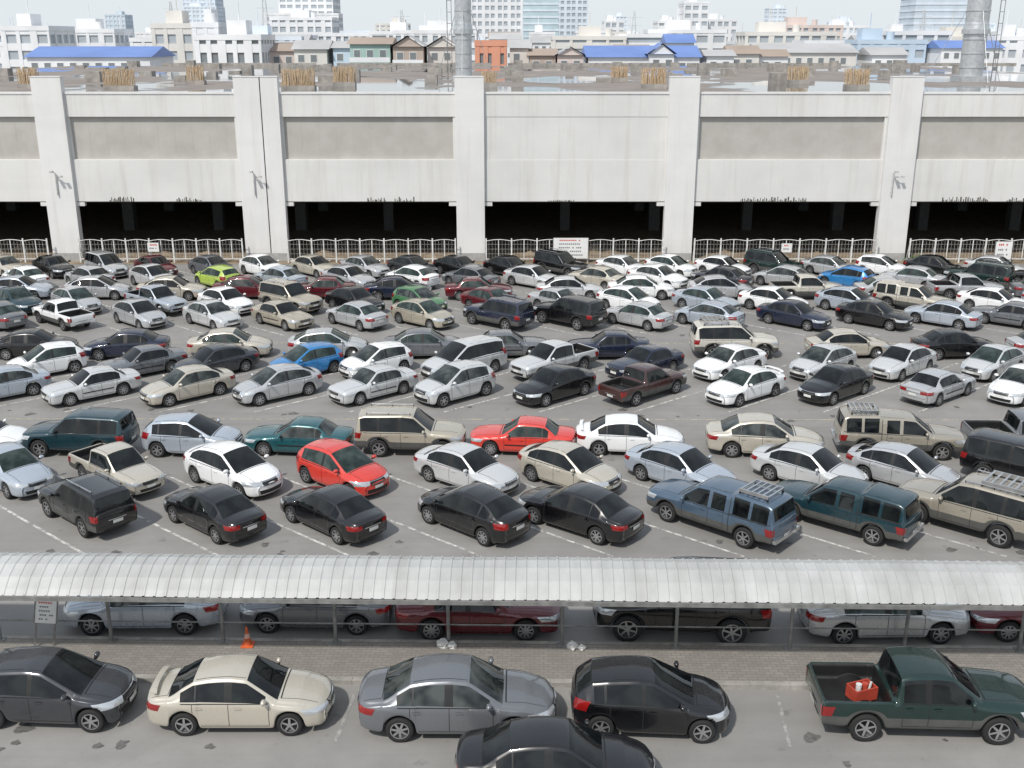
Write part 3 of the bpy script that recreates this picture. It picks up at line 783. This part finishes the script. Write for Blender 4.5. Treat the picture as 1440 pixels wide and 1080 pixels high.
mor = simple('cone_orange', (.65,.13,.04), .5)
c_ = M(); c_.box(-.19,.19,-.19,.19,0,.03,0); c_.cyl((0,0,.03),(0,0,.28),.14,.09,16,0); c_.cyl((0,0,.28),(0,0,.42),.09,.06,16,1); c_.cyl((0,0,.42),(0,0,.65),.06,.025,16,0)
co_ = c_.obj('traffic_cone', [mor, simple('cone_band', (.7,.45,.38), .5)], (-7.05, 24.95, .12)); co_.scale = (.85, .85, .85)
mbag = simple('plastic_bag', (.6,.6,.58), .35)
import bmesh
def bag(x, y, z, s):
    bm = bmesh.new(); bmesh.ops.create_icosphere(bm, subdivisions=3, radius=s)
    for v in bm.verts:
        k = 1+.45*nz.noise(v.co*6/s*.3+Vector((x, y, 0))); v.co *= k; v.co.z = max(v.co.z*.8, -s*.5)
    me = bpy.data.meshes.new('bag'); bm.to_mesh(me); bm.free(); me.materials.append(mbag)
    o = bpy.data.objects.new('rubbish_bag', me); scene.collection.objects.link(o); o.location = (x, y, z+s*.5)
bag(1.6, 24.8, .12, .14); bag(1.85, 24.75, .12, .10); bag(-1.85, 24.9, .12, .16); bag(-1.6, 24.85, .12, .12)
cr_ = M()
for (a, b2, c2, d2) in ((-.3,.3,-.2,-.17),(-.3,.3,.17,.2),(-.3,-.27,-.17,.17),(.27,.3,-.17,.17)): cr_.box(a,b2,c2,d2,0,.30,0)
cr_.box(-.3,.3,-.2,.2,-.02,0,0); cr_.cyl((-.1,0,0),(-.1,0,.36),.07,seg=10,mat=1); cr_.cyl((.12,.05,0),(.12,.05,.30),.08,seg=10,mat=0); cr_.cyl((.1,-.08,0),(.16,-.1,.42),.03,seg=8,mat=1)
cr_.obj('plastic_crate', [simple('crate_red',(.42,.06,.035),.5), simple('white_bucket',(.6,.6,.58),.5)], (8.25, 21.72, .73), R(20))

# ------------------------------------------------------------------ city
def cm(name, col, r=.8): return simple(name, col, r, var=.1, nscale=.15)
cw1 = cm('city_white', (.74,.75,.76)); cw2 = cm('city_cream', (.66,.64,.60)); cw3 = cm('city_far_hazed', (.66,.72,.78)); cg = cm('city_grey', (.56,.58,.59))  # far walls paled and blued: distance haze put into the colour
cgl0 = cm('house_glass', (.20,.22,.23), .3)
cgl = cm('city_glass_hazed', (.38,.42,.45), .5); cglf = cm('city_glass_far_hazed', (.54,.61,.67), .6); cteal = cm('city_teal_glass', (.46,.57,.61), .5)  # window glass lightened towards the sky, haze painted into its colour
cblue = cm('blue_metal_roof', (.15,.24,.52), .5); crust = cm('rusty_roof', (.36,.29,.24)); ctile = cm('grey_roof', (.43,.43,.43))  # blue roof toned down so its colour carries some haze
corg = cm('orange_wall', (.64,.30,.20)); cgrn = cm('green_wall', (.36,.50,.46)); cbr = cm('brown_wall', (.44,.37,.32)); cbl = cm('light_blue_wall', (.50,.60,.70)); cpk = cm('pink_wall', (.64,.55,.51))
def tower(name, x0, x1, y, dep, h, wall=cw1, glass=cgl, fl=3.3, bay=3.2, sp=.45, roofbox=True, piers=True):
    t = M(); t.box(x0+.25, x1-.25, y+.25, y+dep, 0, h-.3, 1)
    z = 0
    while z < h-.2:
        t.box(x0, x1, y, y+dep+.1, z, min(h, z+fl*sp), 0); z += fl
    t.box(x0-.15, x1+.15, y-.15, y+dep+.2, h-.5, h+.5, 0)
    if piers:
        nb = max(1, round((x1-x0)/bay))
        for k in range(nb+1):
            x = x0+(x1-x0)*k/nb; pw = .35 if k % 2 else .7
            t.box(max(x0, x-pw)-.05, min(x1, x+pw)+.05, y-.08, y+.3, 0, h, 0)
        nd = max(1, round(dep/bay))
        for k in range(nd+1):
            yy = y+dep*k/nd
            for (q0, q1) in ((x0-.08, x0+.3), (x1-.3, x1+.08)): t.box(q0, q1, yy-.4+.4*(k == 0), yy+.4, 0, h, 0)
    if roofbox:
        wx = x1-x0; a = x0+wx*random.uniform(.1, .5)
        t.box(a, a+wx*.3, y+dep*.3, y+dep*.7, h+.5, h+3.0, 0)
        t.cyl((a+wx*.15, y+dep*.5, h+3), (a+wx*.15, y+dep*.5, h+6.5), .12, seg=5, mat=0)
        if random.random() < .5: t.cyl((a+wx*.4, y+2, h+.5), (a+wx*.4, y+2, h+2.2), .9, seg=10, mat=0)
    return t.obj(name, [wall, glass])
def house(x0, x1, y, dep, ze, zr, wall, roof, name='house', hip=0, alongx=True, balcony=False):
    t = M(); t.box(x0, x1, y, y+dep, 0, ze, 0)
    o = .5
    if alongx:
        vs = [(x0-o,y-o,ze),(x1+o,y-o,ze),(x1+o,y+dep+o,ze),(x0-o,y+dep+o,ze),(x0-o+hip,y+dep/2,zr),(x1+o-hip,y+dep/2,zr)]
        t.add(vs, [(0,1,5,4),(2,3,4,5),(1,2,5),(3,0,4),(3,2,1,0)], 1)
    else:
        xm = (x0+x1)/2
        vs = [(x0-o,y-o,ze),(x1+o,y-o,ze),(x1+o,y+dep+o,ze),(x0-o,y+dep+o,ze),(xm,y-o,zr),(xm,y+dep+o,zr)]
        t.add(vs, [(0,4,5,3),(1,2,5,4),(3,2,1,0)], 1); t.add([(x0,y-.02,ze),(x1,y-.02,ze),(xm,y-.02,zr-.2)], [(0,1,2)], 0)
    z = ze-2.2
    while z > 0:
        x = x0+.7
        while x < x1-1.4:
            t.box(x-.08, x+1.18, y-.05, y-.01, z-.08, z+1.28, 3)
            t.box(x, x+1.1, y-.08, y-.05, z, z+1.2, 2); x += 2.3
        if balcony:
            t.box(x0, x1, y-1.3, y, z-1.0, z-.85, 0); t.box(x0, x1, y-1.3, y-1.22, z-.85, z-.05, 3)
        z -= 3.0
    return t.obj(name, [wall, roof, cgl0, cw1])
random.seed(21)
house(-87,-65,200,14,12.5,14.3,cw1,cblue,'warehouse'); house(14,34.5,205,14,12.4,14.4,cw1,cblue,'warehouse')
house(25,29.5,203,6,13.0,14.9,cw1,cblue,alongx=False)
tower('apartment_building',-109,-99,240,14,17.8); tower('apartment_building',-118,-101,285,14,17.6,cw1)
tower('apartment_building',-74.5,-63,232,12,18.2,cw2); tower('apartment_building',-58,-46,205,12,15.9,cw1,cgl0,bay=2.2)
tower('apartment_building',-62,-57,218,12,18.2,cw1)
house(-40,-34,205,9,13.8,15.4,cw2,ctile); house(-46,-41,212,9,13.4,14.8,cpk,crust)
house(-33,-29.5,206,8,14.0,15.2,cbl,ctile); house(-29,-21.8,200,9,14.7,15.9,cgrn,crust,balcony=True)
house(-21.2,-15.8,199,9,14.3,16.2,cbr,ctile,alongx=False,balcony=True); house(-15.2,-10,201,9,14.2,16.0,cw2,crust,alongx=False)
tower('orange_house',-6.4,-1.0,195,9,14.9,corg,cgl0,roofbox=False,bay=1.8); house(-.4,3,207,8,14.0,15.5,cw2,ctile)
house(3.2,8,205,8,12.7,13.9,cbr,crust); house(8.3,13,204,8,12.8,14.3,cpk,ctile,alongx=False)
house(36,41,206,8,12.6,13.7,cw1,ctile); house(41.5,47,212,8,12.9,14.4,cw2,crust); house(47.5,53,214,8,12.4,13.7,cw1,crust)
house(51,71,230,14,12.9,14.7,cw2,ctile,'warehouse'); house(73,80,226,10,12.5,14,cw1,ctile)
tower('apartment_building',81,97,262,10,15.0,cbl); house(98,112,255,10,13.6,15.3,cw1,cblue,'warehouse'); tower('apartment_building',113,122,262,10,15.8)
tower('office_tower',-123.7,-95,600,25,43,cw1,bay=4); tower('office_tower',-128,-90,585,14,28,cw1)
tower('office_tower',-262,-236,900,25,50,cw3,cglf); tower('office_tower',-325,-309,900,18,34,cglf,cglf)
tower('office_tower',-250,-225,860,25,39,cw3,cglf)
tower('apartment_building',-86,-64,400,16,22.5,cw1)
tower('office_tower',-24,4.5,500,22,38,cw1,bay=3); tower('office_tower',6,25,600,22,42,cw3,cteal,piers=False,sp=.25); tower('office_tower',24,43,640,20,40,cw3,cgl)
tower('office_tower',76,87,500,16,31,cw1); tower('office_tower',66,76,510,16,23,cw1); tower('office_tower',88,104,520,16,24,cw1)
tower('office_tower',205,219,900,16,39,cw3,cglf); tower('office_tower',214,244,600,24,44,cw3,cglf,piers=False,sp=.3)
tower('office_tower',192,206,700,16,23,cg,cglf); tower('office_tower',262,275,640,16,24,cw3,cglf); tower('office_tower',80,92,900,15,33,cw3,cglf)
tower('office_tower',46,56,560,15,24,cw1)
walls = [cw1, cw1, cw1, cw2, cw3, cw3, cg, cpk]
for k in range(95):
    Y = random.choice([265, 300, 340, 380, 430, 480, 540, 620])+random.uniform(-12, 12)
    px = random.uniform(-760, 760); x = px*.000634*Y
    wdt = random.uniform(8, 24)
    h = 15.5+Y*.0006*random.uniform(-8, 12)
    if random.random() < .12: h += Y*.0006*16
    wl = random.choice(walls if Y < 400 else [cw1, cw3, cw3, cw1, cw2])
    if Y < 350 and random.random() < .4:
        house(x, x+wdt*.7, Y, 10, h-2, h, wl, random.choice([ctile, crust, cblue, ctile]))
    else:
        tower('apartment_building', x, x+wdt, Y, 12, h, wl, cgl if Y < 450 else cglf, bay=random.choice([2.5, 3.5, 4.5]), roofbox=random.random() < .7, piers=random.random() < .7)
def pylon(x, y, h):
    q = M()
    for sx in (-1, 1):
        for sy in (-1, 1): q.cyl((sx*2, sy*2, 0), (sx*.3, sy*.3, h), .12, seg=4)
    n_ = 10
    for i in range(n_):
        z0 = h*i/n_; z1 = h*(i+1)/n_; a0 = 2-1.7*i/n_; a1 = 2-1.7*(i+1)/n_
        q.cyl((-a0, -a0, z0), (a1, -a1, z1), .07, seg=4); q.cyl((a0, -a0, z0), (-a1, -a1, z1), .07, seg=4)
    for z in (h*.78, h*.9): q.box(-3.5, 3.5, -.15, .15, z, z+.2)
    q.obj('transmission_tower', [cg], (x, y, 0))
pylon(-92, 420, 34); pylon(-157, 520, 32); pylon(52, 480, 27); pylon(168, 460, 27); pylon(-45, 460, 27)

# ------------------------------------------------------------------ light
w = bpy.data.worlds.new('World'); scene.world = w; w.use_nodes = True
nt = w.node_tree; bg = nt.nodes['Background']
sky = nt.nodes.new('ShaderNodeTexSky'); sky.sky_type = 'NISHITA'; sky.sun_disc = False
to_sun = Vector((-.42, -.66, .95)).normalized()
sky.sun_elevation = math.asin(to_sun.z); sky.sun_rotation = math.atan2(to_sun.x, to_sun.y)
sky.dust_density = 1.5; sky.air_density = 1.0; sky.ozone_density = 1.0
tc = nt.nodes.new('ShaderNodeTexCoord'); sp = nt.nodes.new('ShaderNodeSeparateXYZ'); nt.links.new(tc.outputs['Generated'], sp.inputs[0])
hz = ramp(nt, sp.outputs[2], 0, .55, .93, .5)
c = mixrgb(nt, hz, sky.outputs[0], (6.3, 6.75, 7.1))
nt.links.new(c, bg.inputs[0]); bg.inputs[1].default_value = .128
sl = bpy.data.lights.new('sun', 'SUN'); sl.energy = 3.3; sl.angle = R(2.5); sl.color = (1, .96, .90)
so = bpy.data.objects.new('sun', sl); scene.collection.objects.link(so)
so.rotation_euler = (-to_sun).to_track_quat('-Z', 'Y').to_euler()

cam = bpy.data.cameras.new('camera'); cam.lens = 37.5; cam.sensor_width = 36; cam.clip_end = 8000
co = bpy.data.objects.new('camera', cam); scene.collection.objects.link(co)
co.location = (0, 0, 15.5); co.rotation_euler = (R(90-17.9), 0, 0)
scene.camera = co
scene.view_settings.view_transform = 'Standard'; scene.view_settings.look = 'None'; scene.view_settings.exposure = 0
